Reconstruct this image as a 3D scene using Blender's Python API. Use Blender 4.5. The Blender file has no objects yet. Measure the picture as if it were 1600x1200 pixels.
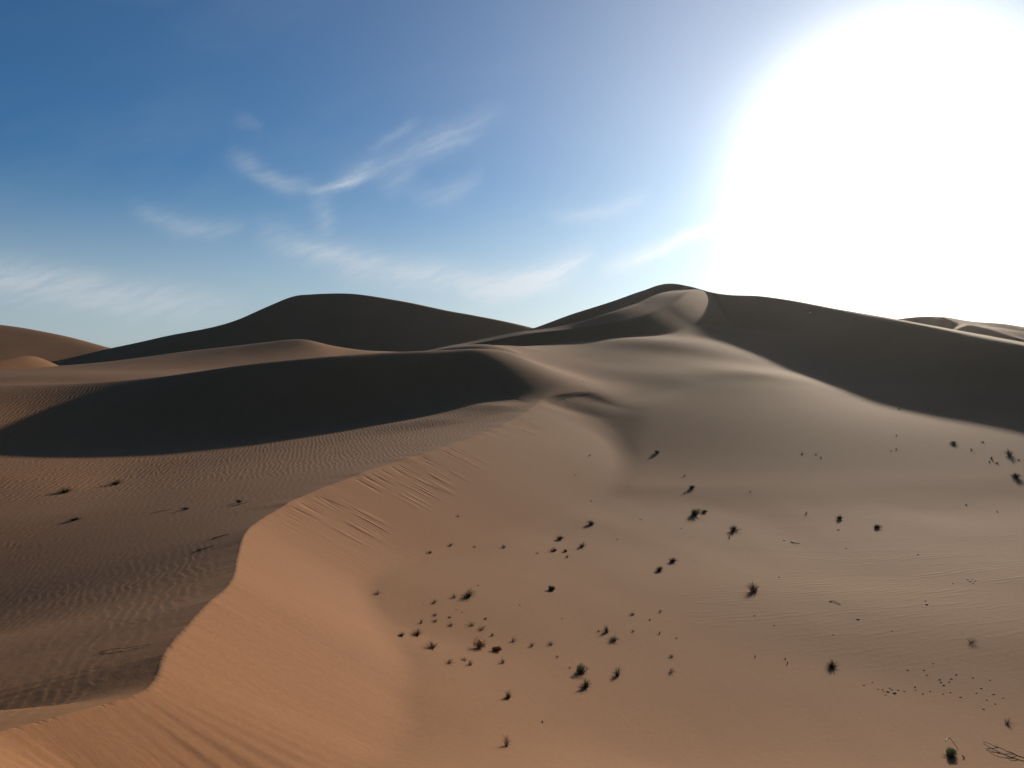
import bpy, math, random
import numpy as np
from mathutils import Vector, noise as mnoise

S = bpy.context.scene
COL = S.collection
R = math.radians

# ------------------------------------------------------------------ camera
CZ = 15.0                      # eye height above the scene's zero level
FPX = 1256.0                   # focal length in pixels of a 1600 px wide picture
PITCH = math.atan(44.0 / FPX)  # looking slightly down
cam = bpy.data.objects.new('camera', bpy.data.cameras.new('camera'))
COL.objects.link(cam)
cam.data.sensor_width = 36.0
cam.data.lens = 36.0 * FPX / 1600.0
cam.data.clip_end = 30000.0
cam.data.clip_start = 0.1
cam.location = (0, 0, CZ)
cam.rotation_euler = (math.pi / 2 - PITCH, 0, 0)
S.camera = cam

def ray(u, v):
    a = (u - 800.0) / FPX
    b = (600.0 - v) / FPX
    return np.array([a, math.cos(PITCH) + b * math.sin(PITCH), -math.sin(PITCH) + b * math.cos(PITCH)])

def P(u, v, d):
    """the point at horizontal distance d ahead that is seen at u, v"""
    r = ray(u, v)
    s = d / r[1]
    return (r[0] * s, d, CZ + r[2] * s)

# ------------------------------------------------------------------ light
_sd = ray(1400, 280); _sd /= np.linalg.norm(_sd)
SUN_EL = math.asin(_sd[2])
SUN_AZ = math.atan2(_sd[0], _sd[1])
sun = bpy.data.objects.new('sun', bpy.data.lights.new('sun', 'SUN'))
COL.objects.link(sun)
sun.data.energy = 4.1
sun.data.angle = R(0.8)
sun.data.color = (1.0, 0.86, 0.68)
sun.rotation_euler = Vector(tuple(_sd)).to_track_quat('Z', 'Y').to_euler()

W = bpy.data.worlds.new('World')
S.world = W
W.use_nodes = True
nt = W.node_tree
nt.nodes.clear()

class NB:
    """small helper that writes node maths"""
    def __init__(self, tree): self.t = tree
    def node(self, typ, **kw):
        n = self.t.nodes.new(typ)
        for k, v in kw.items(): setattr(n, k, v)
        return n
    def put(self, sock, val):
        if val is None: return
        if isinstance(val, bpy.types.NodeSocket): self.t.links.new(val, sock)
        else: sock.default_value = val
    def m(self, op, a, b=None, c=None, clamp=False):
        n = self.node('ShaderNodeMath', operation=op, use_clamp=clamp)
        for i, v in enumerate((a, b, c)):
            self.put(n.inputs[i], v)
        return n.outputs[0]
    def v(self, op, a, b=None, out=0, scale=None):
        n = self.node('ShaderNodeVectorMath', operation=op)
        self.put(n.inputs[0], a)
        if b is not None: self.put(n.inputs[1], b)
        if scale is not None: self.put(n.inputs['Scale'], scale)
        return n.outputs[out]
    def noise(self, vec, scale, detail=4.0, rough=0.55, dist=0.0, out='Fac', dim='3D'):
        n = self.node('ShaderNodeTexNoise', noise_dimensions=dim)
        self.put(n.inputs['Vector'], vec)
        n.inputs['Scale'].default_value = scale
        n.inputs['Detail'].default_value = detail
        n.inputs['Roughness'].default_value = rough
        n.inputs['Distortion'].default_value = dist
        return n.outputs[out]
    def ramp(self, x, lo, hi, a=0.0, b=1.0, smooth=True):
        n = self.node('ShaderNodeMapRange', interpolation_type='SMOOTHSTEP' if smooth else 'LINEAR')
        self.put(n.inputs[0], x)
        for i, v in enumerate((lo, hi, a, b)): self.put(n.inputs[i + 1], v)
        return n.outputs[0]
    def mix(self, f, a, b, mode='MIX'):
        n = self.node('ShaderNodeMix', data_type='RGBA', blend_type=mode)
        self.put(n.inputs[0], f); self.put(n.inputs[6], a); self.put(n.inputs[7], b)
        return n.outputs[2]
    def comb(self, x, y, z=0.0):
        n = self.node('ShaderNodeCombineXYZ')
        for i, v in enumerate((x, y, z)): self.put(n.inputs[i], v)
        return n.outputs[0]
    def sep(self, vec):
        n = self.node('ShaderNodeSeparateXYZ'); self.put(n.inputs[0], vec)
        return n.outputs

B = NB(nt)
direc = B.v('NORMALIZE', B.node('ShaderNodeTexCoord').outputs['Generated'])
sky = B.node('ShaderNodeTexSky', sky_type='NISHITA')
sky.sun_disc = False
sky.sun_elevation = SUN_EL
sky.sun_rotation = SUN_AZ
sky.altitude = 900
sky.air_density = 1.0
sky.dust_density = 0.55
sky.ozone_density = 2.6
SKY_STRENGTH = 0.063
skycol = B.v('MULTIPLY', sky.outputs[0], (0.33, 0.66, 0.91))
# aureole round the sun, with blown-out camera glare painted into the sky colour
cosang = B.v('DOT_PRODUCT', direc, tuple(_sd), out=1)
ang = B.m('ARCCOSINE', B.m('MINIMUM', cosang, 0.99999))
def fall(width, power, amount):
    q = B.m('POWER', B.m('MULTIPLY', ang, 1.0 / R(width)), power)
    return B.m('MULTIPLY', B.m('EXPONENT', B.m('MULTIPLY', q, -1.0)), amount / SKY_STRENGTH)
glow = B.m('ADD', fall(9.2, 4.0, 0.80), fall(14.5, 1.2, 0.78))
glowcol = B.v('SCALE', (1.0, 0.90, 0.81), scale=glow)
# thin cirrus, laid out by azimuth and elevation
ds_ = B.sep(direc)
az = B.m('ARCTAN2', ds_[0], ds_[1])
el = B.m('ARCSINE', ds_[2])
ae = B.comb(az, el)
wob = B.v('SUBTRACT', B.noise(ae, 9.0, 5.0, 0.66, out='Color', dim='2D'), (0.5, 0.5, 0.5))
aew = B.v('ADD', ae, B.v('MULTIPLY', wob, (0.026, 0.026, 0.0)))

def AE(u, v):
    r = ray(u, v); r = r / np.linalg.norm(r)
    return np.array((math.atan2(r[0], r[1]), math.asin(r[2])))

# wisps: end, end, bow and half width (px of a 1600 px picture), strength
STROKES = [
    (345, 238, 500, 296, 10, 15, .28),
    (478, 306, 590, 254, 5, 8, .42),
    (500, 292, 800, 166, 4, 17, .27),
    (570, 240, 660, 185, 0, 8, .16),
    (498, 290, 512, 380, -4, 15, .20),
    (640, 318, 765, 268, 8, 15, .20),
    (590, 300, 660, 262, 0, 18, .14),
    (360, 178, 415, 206, 0, 12, .09),
    (190, 328, 385, 362, 5, 13, .26),
    (380, 366, 800, 446, 12, 22, .42),
    (715, 466, 935, 396, 8, 19, .66),
    (840, 340, 1030, 304, 10, 12, .22),
    (930, 430, 1160, 336, 3, 12, .45),
    (-260, 388, 390, 486, 4, 26, .40),
]
dens = None
for (u0, v0, u1, v1, bow, wd, st) in STROKES:
    p0 = AE(u0, v0); p1 = AE(u1, v1)
    c = (p0 + p1) / 2; h = (p1 - p0) / 2; L = float(np.hypot(*h))
    ex = h / L; ey = np.array((-ex[1], ex[0]))
    pc = B.v('SUBTRACT', aew, (c[0], c[1], 0.0))
    t = B.v('DOT_PRODUCT', pc, (ex[0] / L, ex[1] / L, 0.0), out=1)
    q = B.v('DOT_PRODUCT', pc, (ey[0] * FPX / wd, ey[1] * FPX / wd, 0.0), out=1)
    t2 = B.m('MULTIPLY', t, t)
    q = B.m('MULTIPLY_ADD', t2, -bow / wd * 2.0, B.m('ADD', q, bow / wd))
    f = B.m('EXPONENT', B.m('MULTIPLY', B.m('MULTIPLY', q, q), -1.0))
    f = B.m('MULTIPLY', f, B.m('MULTIPLY', B.m('SUBTRACT', 1.0, t2, clamp=True), st))
    dens = f if dens is None else B.m('ADD', dens, f)
# combed fibres
rot = B.node('ShaderNodeVectorRotate', rotation_type='Z_AXIS'); B.put(rot.inputs['Vector'], aew)
rot.inputs['Angle'].default_value = R(-22)
fib = B.noise(B.v('MULTIPLY', rot.outputs[0], (14.0, 95.0, 1.0)), 1.0, 4.0, 0.65, dim='2D')
dens = B.m('MULTIPLY', dens, B.ramp(fib, 0.25, 0.75, 0.50, 1.25))
# the rest of the sky carries the same kind of faint veil
veil = B.m('MULTIPLY', B.ramp(B.noise(B.v('MULTIPLY', rot.outputs[0], (2.2, 9.0, 1.0)), 1.0, 5.0, 0.62, dim='2D'), 0.46, 0.8), 0.05)
lowv = B.ramp(el, R(13), R(-1), 0.0, 0.74)
dens = B.m('ADD', dens, B.m('ADD', veil, lowv))
dens = B.m('MULTIPLY', B.m('MINIMUM', dens, 0.9), B.ramp(el, R(-1), R(1)))
cc = 1.0 / SKY_STRENGTH
fwd = B.m('MULTIPLY_ADD', B.m('EXPONENT', B.m('MULTIPLY', ang, -1.0 / R(22))), 0.62 * cc, 0.62 * cc)   # cirrus scatters forward
cloudcol = B.v('SCALE', (0.52, 0.585, 0.65), scale=fwd)
skyc = B.mix(dens, skycol, cloudcol)
skyc = B.v('ADD', skyc, glowcol)
bg = B.node('ShaderNodeBackground')
B.put(bg.inputs[0], skyc)
bg.inputs[1].default_value = SKY_STRENGTH
wo = B.node('ShaderNodeOutputWorld')
nt.links.new(bg.outputs[0], wo.inputs[0])
W.cycles.sampling_method = 'MANUAL'
W.cycles.sample_map_resolution = 256

vs = S.view_settings
vs.view_transform = 'Standard'
vs.look = 'None'
vs.gamma = 1.0
vs.use_curve_mapping = False
vs.exposure = 0.45
S.render.engine = 'CYCLES'
S.cycles.max_bounces = 6
S.cycles.diffuse_bounces = 3
S.render.resolution_x = 1024
S.render.resolution_y = 768

# ------------------------------------------------------------------ materials
def new_mat(name):
    m = bpy.data.materials.new(name)
    m.use_nodes = True
    m.node_tree.nodes.clear()
    b = NB(m.node_tree)
    bs = b.node('ShaderNodeBsdfPrincipled')
    o = b.node('ShaderNodeOutputMaterial')
    m.node_tree.links.new(bs.outputs[0], o.inputs[0])
    return m, b, bs

def sand_material():
    m, b, bs = new_mat('sand')
    pos = b.node('ShaderNodeNewGeometry').outputs['Position']
    big = b.noise(b.v('MULTIPLY', pos, (1, 1, 0.3)), 0.05, 4.0, 0.55)
    mid = b.noise(b.v('MULTIPLY', pos, (1, 0.35, 0.4)), 0.9, 4.0, 0.6)
    fine = b.noise(pos, 55.0, 3.0, 0.7)
    grain = b.noise(pos, 9.0, 4.0, 0.75)
    c = b.mix(b.ramp(big, 0.3, 0.7), (0.250, 0.120, 0.051, 1), (0.264, 0.131, 0.058, 1))
    c = b.mix(b.m('MULTIPLY', b.ramp(mid, 0.42, 0.75), 0.28), c, (0.222, 0.108, 0.050, 1))
    # freshly slid sand on the near face is redder than the coarse sand of the hollow floor
    dn = b.node('ShaderNodeAttribute', attribute_name='fresh').outputs['Fac']
    c = b.mix(dn, c, (0.278, 0.132, 0.060, 1))
    c = b.mix(b.ramp(b.m('ADD', b.m('MULTIPLY', fine, .5), b.m('MULTIPLY', grain, .5)), 0.25, 0.75, -0.0, 1.0), b.mix(1.0, c, (0.86, 0.86, 0.86, 1), 'MULTIPLY'), b.mix(1.0, c, (1.10, 1.10, 1.10, 1), 'MULTIPLY'))
    b.put(bs.inputs['Base Color'], c)
    bs.inputs['Roughness'].default_value = 0.95
    bs.inputs['Specular IOR Level'].default_value = 0.12
    # wind ripples: crests run away from the viewer on the left flats
    at = b.node('ShaderNodeAttribute', attribute_name='ripple')
    amp = b.node('ShaderNodeSeparateColor'); b.put(amp.inputs[0], at.outputs['Color'])
    wv = b.v('SUBTRACT', b.noise(b.v('MULTIPLY', pos, (1, 0.7, 0.2)), 0.55, 2.0, 0.5, out='Color'), (.5, .5, .5))
    wv2 = b.v('SUBTRACT', b.noise(b.v('MULTIPLY', pos, (1, 1, 0.2)), 2.3, 3.0, 0.55, out='Color'), (.5, .5, .5))
    wp = b.v('ADD', pos, b.v('ADD', b.v('SCALE', wv, scale=0.9), b.v('SCALE', wv2, scale=0.24)))
    s = b.sep(wp)
    def rip(ax, ay, lam, ph=0.0):
        t = b.m('ADD', b.m('MULTIPLY', s[0], ax / lam), b.m('MULTIPLY_ADD', s[1], ay / lam, ph))
        fr = b.m('FRACT', t)
        # asymmetric: long windward side, short lee side
        up = b.m('DIVIDE', fr, 0.68)
        dn = b.m('DIVIDE', b.m('SUBTRACT', 1.0, fr), 0.32)
        q = b.m('MINIMUM', up, dn)
        return b.ramp(q, 0.0, 1.0)
    r1 = rip(0.97, 0.24, 0.37)
    rn = rip(0.93, 0.36, 0.26)
    brk = b.ramp(b.noise(b.v('MULTIPLY', pos, (1.0, 0.6, 1)), 1.4, 3.0, 0.6, dim='2D'), 0.30, 0.62)
    brk = b.m('MULTIPLY_ADD', brk, 0.8, 0.2)
    h1 = b.m('MULTIPLY', brk, b.m('ADD', b.m('MULTIPLY', r1, b.m('MULTIPLY', amp.outputs[0], 0.018)), b.m('MULTIPLY', rn, b.m('MULTIPLY', amp.outputs[2], 0.0055))))
    r2 = rip(0.30, -0.95, 0.46, 0.3)
    brk2 = b.ramp(b.noise(b.v('MULTIPLY', pos, (0.16, 0.8, 1)), 1.0, 4.0, 0.6, dim='2D'), 0.38, 0.75)
    h2 = b.m('MULTIPLY', b.m('MULTIPLY', r2, brk2), b.m('MULTIPLY', amp.outputs[1], 0.017))
    h3 = b.m('MULTIPLY', b.noise(pos, 3.5, 4.0, 0.65, dim='2D'), 0.008)
    # avalanche chutes and tongues below the crests
    sl = b.sep(b.node('ShaderNodeAttribute', attribute_name='slip').outputs['Vector'])
    jit = b.m('MULTIPLY', b.m('SUBTRACT', b.noise(b.comb(sl[0], 3.0), 1.1, 2.0, 0.6, dim='2D'), 0.5), 2.2)
    dj = b.m('ADD', sl[1], jit)
    ch = b.ramp(b.noise(b.comb(b.m('MULTIPLY', sl[0], 1.8), b.m('MULTIPLY', sl[1], 0.16)), 1.0, 2.0, 0.6, dim='2D'), 0.52, 0.66)
    tg = b.ramp(b.noise(b.comb(b.m('MULTIPLY', sl[0], 1.5), b.m('MULTIPLY_ADD', sl[1], 0.12, 9.0)), 1.0, 2.0, 0.6, dim='2D'), 0.50, 0.64)
    w1 = b.m('MULTIPLY', b.ramp(sl[1], 0.15, 0.5), b.ramp(dj, 1.8, 0.6))
    w2 = b.m('MULTIPLY', b.ramp(dj, 1.7, 2.6), b.ramp(dj, 4.2, 2.6))
    gate = b.ramp(b.noise(b.comb(sl[0], 20.0), 0.22, 1.0, 0.5, dim='2D'), 0.38, 0.52)
    h5 = b.m('MULTIPLY', b.m('SUBTRACT', b.m('MULTIPLY', tg, b.m('MULTIPLY', w2, 0.048)), b.m('MULTIPLY', ch, b.m('MULTIPLY', w1, 0.060))), b.m('MULTIPLY', sl[2], gate))
    # faint flow streaks on the near face
    fs = b.noise(b.comb(b.m('MULTIPLY', sl[0], 1.5), b.m('MULTIPLY', sl[1], 0.25)), 1.0, 4.0, 0.6, 0.3, dim='2D')
    fa = b.node('ShaderNodeAttribute', attribute_name='streak').outputs['Fac']
    h6 = b.m('MULTIPLY', fs, b.m('MULTIPLY', fa, 0.016))
    hh = b.m('ADD', b.m('ADD', h1, h2), b.m('ADD', b.m('ADD', h3, h5), h6))
    bp = b.node('ShaderNodeBump')
    bp.inputs['Strength'].default_value = 1.0
    bp.inputs['Distance'].default_value = 1.0
    b.put(bp.inputs['Height'], hh)
    b.put(bs.inputs['Normal'], bp.outputs[0])
    return m

SAND = sand_material()

# ------------------------------------------------------------------ terrain
def catmull(pts, step=1.0):
    p = np.array(pts, float)
    out = []
    n = len(p)
    for i in range(n - 1):
        p0 = p[max(i - 1, 0)]; p1 = p[i]; p2 = p[i + 1]; p3 = p[min(i + 2, n - 1)]
        L = np.linalg.norm((p2 - p1)[:2])
        # centripetal-like tangents scaled by neighbouring lengths
        k = max(2, int(L / step))
        d01 = max(np.linalg.norm((p1 - p0)[:2]), 1e-6); d12 = max(L, 1e-6); d23 = max(np.linalg.norm((p3 - p2)[:2]), 1e-6)
        if i == 0: m1 = (p2 - p1)
        else: m1 = ((p1 - p0) / d01 * d12 + (p2 - p1) / d12 * d01) / (d01 + d12) * d12
        if i == n - 2: m2 = (p2 - p1)
        else: m2 = ((p2 - p1) / d12 * d23 + (p3 - p2) / d23 * d12) / (d12 + d23) * d12
        for j in range(k):
            t = j / k
            out.append((2*t**3 - 3*t**2 + 1) * p1 + (t**3 - 2*t**2 + t) * m1 + (-2*t**3 + 3*t**2) * p2 + (t**3 - t**2) * m2)
    out.append(p[-1])
    return np.array(out)

def smin(a, b, k):
    h = np.clip(0.5 + 0.5 * (b - a) / k, 0, 1)
    return b * (1 - h) + a * h - k * h * (1 - h)

def smax(a, b, k):
    return -smin(-a, -b, k)

class Tent:
    """a dune: crest line with a slope to either side.
    rows: (x, y, z, slope left, slope right, roundness, rise behind reach)"""
    def __init__(self, rows, step=1.0, reach=120.0):
        self.c = catmull(rows, step)
        d = np.gradient(self.c[:, :2], axis=0)
        self.t = d / np.maximum(np.linalg.norm(d, axis=1, keepdims=True), 1e-9)
        seg = np.linalg.norm(np.diff(self.c[:, :2], axis=0), axis=1)
        self.s = np.concatenate([[0], np.cumsum(seg)])
        self.reach = reach
    def near(self, x, y):
        cx = self.c[:, 0]; cy = self.c[:, 1]
        n = len(x)
        idx = np.empty(n, np.int32)
        CH = 60000
        for i in range(0, n, CH):
            dx = x[i:i+CH, None] - cx[None]; dy = y[i:i+CH, None] - cy[None]
            idx[i:i+CH] = np.argmin(dx * dx + dy * dy, axis=1)
        # refine on the two neighbouring segments
        best = np.full(n, 1e18); bt = np.zeros(n)
        for o in (-1, 0):
            a = np.clip(idx + o, 0, len(cx) - 2)
            ax, ay = cx[a], cy[a]; bx, by = cx[a+1] - ax, cy[a+1] - ay
            h = np.clip(((x - ax) * bx + (y - ay) * by) / np.maximum(bx*bx + by*by, 1e-12), 0, 1)
            d2 = (x - ax - bx*h)**2 + (y - ay - by*h)**2
            m = d2 < best
            best[m] = d2[m]; bt[m] = (a + h)[m]
        a = np.clip(bt.astype(int), 0, len(cx) - 2); f = (bt - a)[:, None]
        row = self.c[a] * (1 - f) + self.c[a+1] * f
        tan = self.t[a] * (1 - f) + self.t[a+1] * f
        s = self.s[a] * (1 - f[:, 0]) + self.s[a+1] * f[:, 0]
        side = tan[:, 0] * (y - row[:, 1]) - tan[:, 1] * (x - row[:, 0])   # >0: left of the direction of travel
        return np.sqrt(best), side, row, s
    def z(self, x, y):
        d, side, row, s = self.near(x, y)
        sl = np.where(side > 0, row[:, 3], row[:, 4])
        w = row[:, 5]
        dd = np.sqrt(d * d + w * w) - w
        return row[:, 2] - sl * dd, d, side, s

def T(rows):
    return [P(u, v, d) + tuple(r) for (u, v, d, *r) in rows]

t_ = lambda deg: math.tan(R(deg))

# crest of the near ridge: rippled windward ramp on its left, slip face on its right
A_ROWS = T([
    (-420, 1210, 5.5, t_(9), t_(28), .0),
    (-150, 1165, 7.5, t_(11), t_(30), .0), (0, 1141, 9.0, t_(10), t_(31), .0), (110, 1112, 10.0, t_(10), t_(31), .0),
    (215, 1085, 11.2, t_(10), t_(31), .0), (262, 1018, 13.4, t_(10), t_(31), .0), (310, 960, 16.2, t_(10.5), t_(31), .0),
    (362, 908, 20.0, t_(11), t_(31), .0), (372, 868, 24.0, t_(12), t_(31), .0), (388, 828, 29.0, t_(11), t_(30), .0),
    (450, 786, 36.0, t_(9), t_(28), .0), (560, 741, 46.0, t_(7), t_(26), .02), (700, 696, 62.0, t_(5), t_(23), .1),
    (790, 661, 80.0, t_(4), t_(19), .3), (828, 638, 93.0, t_(4), t_(19), .25), (852, 622, 103.0, t_(4), t_(23), .15), (880, 616, 109.0, t_(4), t_(22), .2),
    (925, 614, 116.0, t_(5), t_(16), .5), (970, 640, 122.0, t_(14), t_(20), 2.0)])
tentA = Tent(A_ROWS, 0.25)

# the shaded ridge across the left valley, running up into the hump below the summit
tentD = Tent(T([
    (-520, 640, 88, t_(6), t_(6), 8), (-200, 612, 92, t_(6), t_(6), 8), (0, 602, 95, t_(5), t_(6), 7), (100, 600, 96, t_(5), t_(9), 5),
    (220, 592, 97, t_(5), t_(17), 3), (400, 568, 100, t_(5), t_(26), 2.5), (500, 558, 104, t_(5), t_(26), 2.0), (600, 551, 110, t_(5), t_(25), 2.0),
    (700, 547, 116, t_(6), t_(24), 3), (755, 544.5, 119, t_(8), t_(23), 3), (792, 547, 123, t_(12), t_(26), 3), (808, 562, 127, t_(18), t_(28), 3)]), 0.3)

# narrow crest with a dark slip face that climbs to the summit
tentE = Tent(T([
    (600, 556, 168, t_(8), t_(24), .2), (690, 545, 174, t_(4), t_(28), .2), (745, 536, 180, t_(1), t_(30), .2), (830, 521, 188, t_(-3), t_(31), .2),
    (900, 513, 194, t_(-5), t_(31), .2), (960, 503, 201, t_(-7), t_(31), .2), (1040, 478, 232, t_(-6), t_(31), .3), (1076, 456, 272, t_(-1), t_(31), .5),
    (1090, 452, 292, t_(0), t_(30), .8)]), 1.0)

# summit and its two arms
tentF = Tent(T([
    (620, 556, 362, t_(12), t_(24), 2), (745, 532, 352, t_(12), t_(25), 2), (830, 514, 342, t_(12), t_(26), 2), (900, 489, 328, t_(12), t_(27), 2),
    (960, 470, 321, t_(12), t_(28), 2), (1010, 453, 311, t_(12), t_(29), 3), (1050, 443, 302, t_(12), t_(29), 4), (1076, 447, 299, t_(11), t_(27), 3),
    (1104, 455, 294, t_(11), t_(25), 2), (1190, 463, 268, t_(11), t_(25), 1.5), (1300, 482, 222, t_(11), t_(26), 1.2),
    (1400, 500, 178, t_(11), t_(26), 1.2), (1500, 520, 150, t_(11), t_(25), 1.2), (1600, 540, 129, t_(11), t_(25), 1.5), (1760, 570, 112, t_(11), t_(25), 2), (2000, 605, 98, t_(9), t_(22), 3), (2300, 640, 90, t_(9), t_(15), 3)]), 1.0)

# floors between the ridges: thin-plate surface through points on the sand
def floor_points():
    q = []
    for (u, v, z) in [   # seen: picture position and height
        (730, 1195, -7.5), (640, 1085, -8.0), (560, 970, -8.3), (520, 890, -8.6),
        (650, 990, -9.0), (700, 900, -9.7), (860, 920, -10.5), (900, 1045, -10.0), (790, 1085, -9.0), (1000, 1190, -9.3),
        (1300, 1040, -11.0), (1500, 1180, -10.2), (1180, 915, -11.4), (1085, 800, -11.8), (870, 840, -11.2), (720, 805, -10.2),
        (640, 790, -9.6), (780, 730, -10.2), (1000, 750, -11.4),
        (0, 950, -8.0), (0, 880, -8.7), (0, 800, -8.9), (0, 745, -8.5), (0, 700, -8.1), (0, 660, -7.0), (-100, 660, -6.5), (90, 705, -8.4), (200, 800, -8.5), (200, 745, -9.0), (400, 728, -8.8), (560, 697, -8.2), (700, 660, -7.0), (790, 637, -6.1),
        (1500, 800, -11.5), (1400, 900, -11.4), (1600, 900, -11.0), (1600, 1000, -10.7), (1250, 800, -11.7)]:
        r = ray(u, v); s = z / r[2]
        q.append((r[0] * s, r[1] * s, z + CZ))
    for (u, v, d) in [   # the rise behind the hollow: picture position and distance
        (880, 700, 86), (1000, 700, 86), (1200, 700, 85), (1400, 700, 82), (1600, 720, 76), (880, 650, 101), (1000, 650, 102), (1200, 650, 101), (1300, 650, 101),
        (900, 536, 177), (900, 546, 162), (900, 562, 148), (900, 584, 132), (838, 540, 172), (865, 600, 121), (838, 545, 150), (840, 560, 136), (842, 585, 126), (846, 608, 119), (800, 546, 132), (800, 565, 124), (885, 639, 105), (930, 640, 104), (850, 646, 97), (940, 612, 118), (1060, 610, 119), (1180, 610, 119), (1000, 580, 136), (1100, 580, 136), (1180, 580, 134), (1060, 552, 165), (1130, 552, 165), (1040, 530, 182), (1100, 527, 200), (1125, 510, 225), (980, 531, 178), (1400, 680, 89)]:
        q.append(P(u, v, d))
    for (x, y, z) in [   # not seen: continuing the same sand
        (0, 0, -1.75), (-6, 0, -1.9), (6, 0, -2.6), (0, -12, -1.5), (0, -40, -3), (-30, -10, -5), (30, -10, -7), (-20, 8, -7.6), (-45, 20, -9.5), (-70, 45, -8.5),
        (-90, 80, -5.6), (14, 5, -6.5), (30, 14, -9.8), (60, 30, -9.5), (90, 70, -7), (100, 120, -4), (110, 200, -4), (110, 290, -4), (0, 390, -4),
        (-62, 82, -6.2), (-35, 82, -8.6), (-12, 92, -7.2),
        (-60, 118, -3.4), (-100, 118, -3.6), (-20, 128, -2.4), (-80, 170, -3.0), (-140, 150, -3.5), (-30, 180, -3.0), (-120, 230, -3.2), (-60, 235, 4.6), (-76, 240, 3.2), (-98, 228, 0.4), (-44, 232, -1.5), (-46, 215, -2.0), (-10, 250, 0.0), (30, 255, 7.0), (10, 230, 2.5), (-20, 205, -2.5),
        (-150, 300, -4), (60, 130, -7.0), (70, 165, -4), (-200, 60, -7), (200, 100, -6), (200, 300, -6), (-250, 250, -5), (0, 420, -6), (200, 450, -6), (-200, 450, -6), (0, -150, -5), (-150, -100, -6), (150, -100, -8)]:
        q.append((x, y, z + CZ))
    return np.array(q)

class Plate:
    def __init__(self, q, lam=0.02):
        self.q = q; n = len(q)
        sc = 50.0; self.sc = sc
        X = q[:, :2] / sc
        r2 = ((X[:, None] - X[None])**2).sum(-1)
        K = np.where(r2 > 0, r2 * np.log(np.maximum(r2, 1e-30)), 0.0)
        Pm = np.concatenate([np.ones((n, 1)), X], 1)
        A = np.zeros((n + 3, n + 3)); A[:n, :n] = K + lam * np.eye(n) * 0.02; A[:n, n:] = Pm; A[n:, :n] = Pm.T
        b = np.zeros(n + 3); b[:n] = q[:, 2]
        w = np.linalg.solve(A, b); self.w = w[:n]; self.a = w[n:]; self.X = X
    def z(self, x, y):
        x = x / self.sc; y = y / self.sc
        out = self.a[0] + self.a[1] * x + self.a[2] * y
        for (px, py), w in zip(self.X, self.w):
            r2 = (x - px)**2 + (y - py)**2
            out += w * r2 * np.log(np.maximum(r2, 1e-30))
        return out
plate = Plate(floor_points())

def hash1(i):
    v = np.sin(i * 127.1 + 3.7) * 43758.5453
    return v - np.floor(v)
def vnoise1(x):
    i = np.floor(x); f = x - i; f = f * f * (3 - 2 * f)
    return hash1(i) * (1 - f) + hash1(i + 1) * f
def hash2(i, j):
    v = np.sin(i * 127.1 + j * 311.7) * 43758.5453
    return v - np.floor(v)
def vnoise2(x, y):
    i = np.floor(x); j = np.floor(y); f = x - i; g = y - j
    f = f * f * (3 - 2 * f); g = g * g * (3 - 2 * g)
    return (hash2(i, j) * (1 - f) + hash2(i + 1, j) * f) * (1 - g) + (hash2(i, j + 1) * (1 - f) + hash2(i + 1, j + 1) * f) * g
def step(a, b, x):
    t = np.clip((x - a) / (b - a), 0, 1)
    return t * t * (3 - 2 * t)

FAR_Z = CZ - 6.0

CORR = None
FRESH = {}

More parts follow.
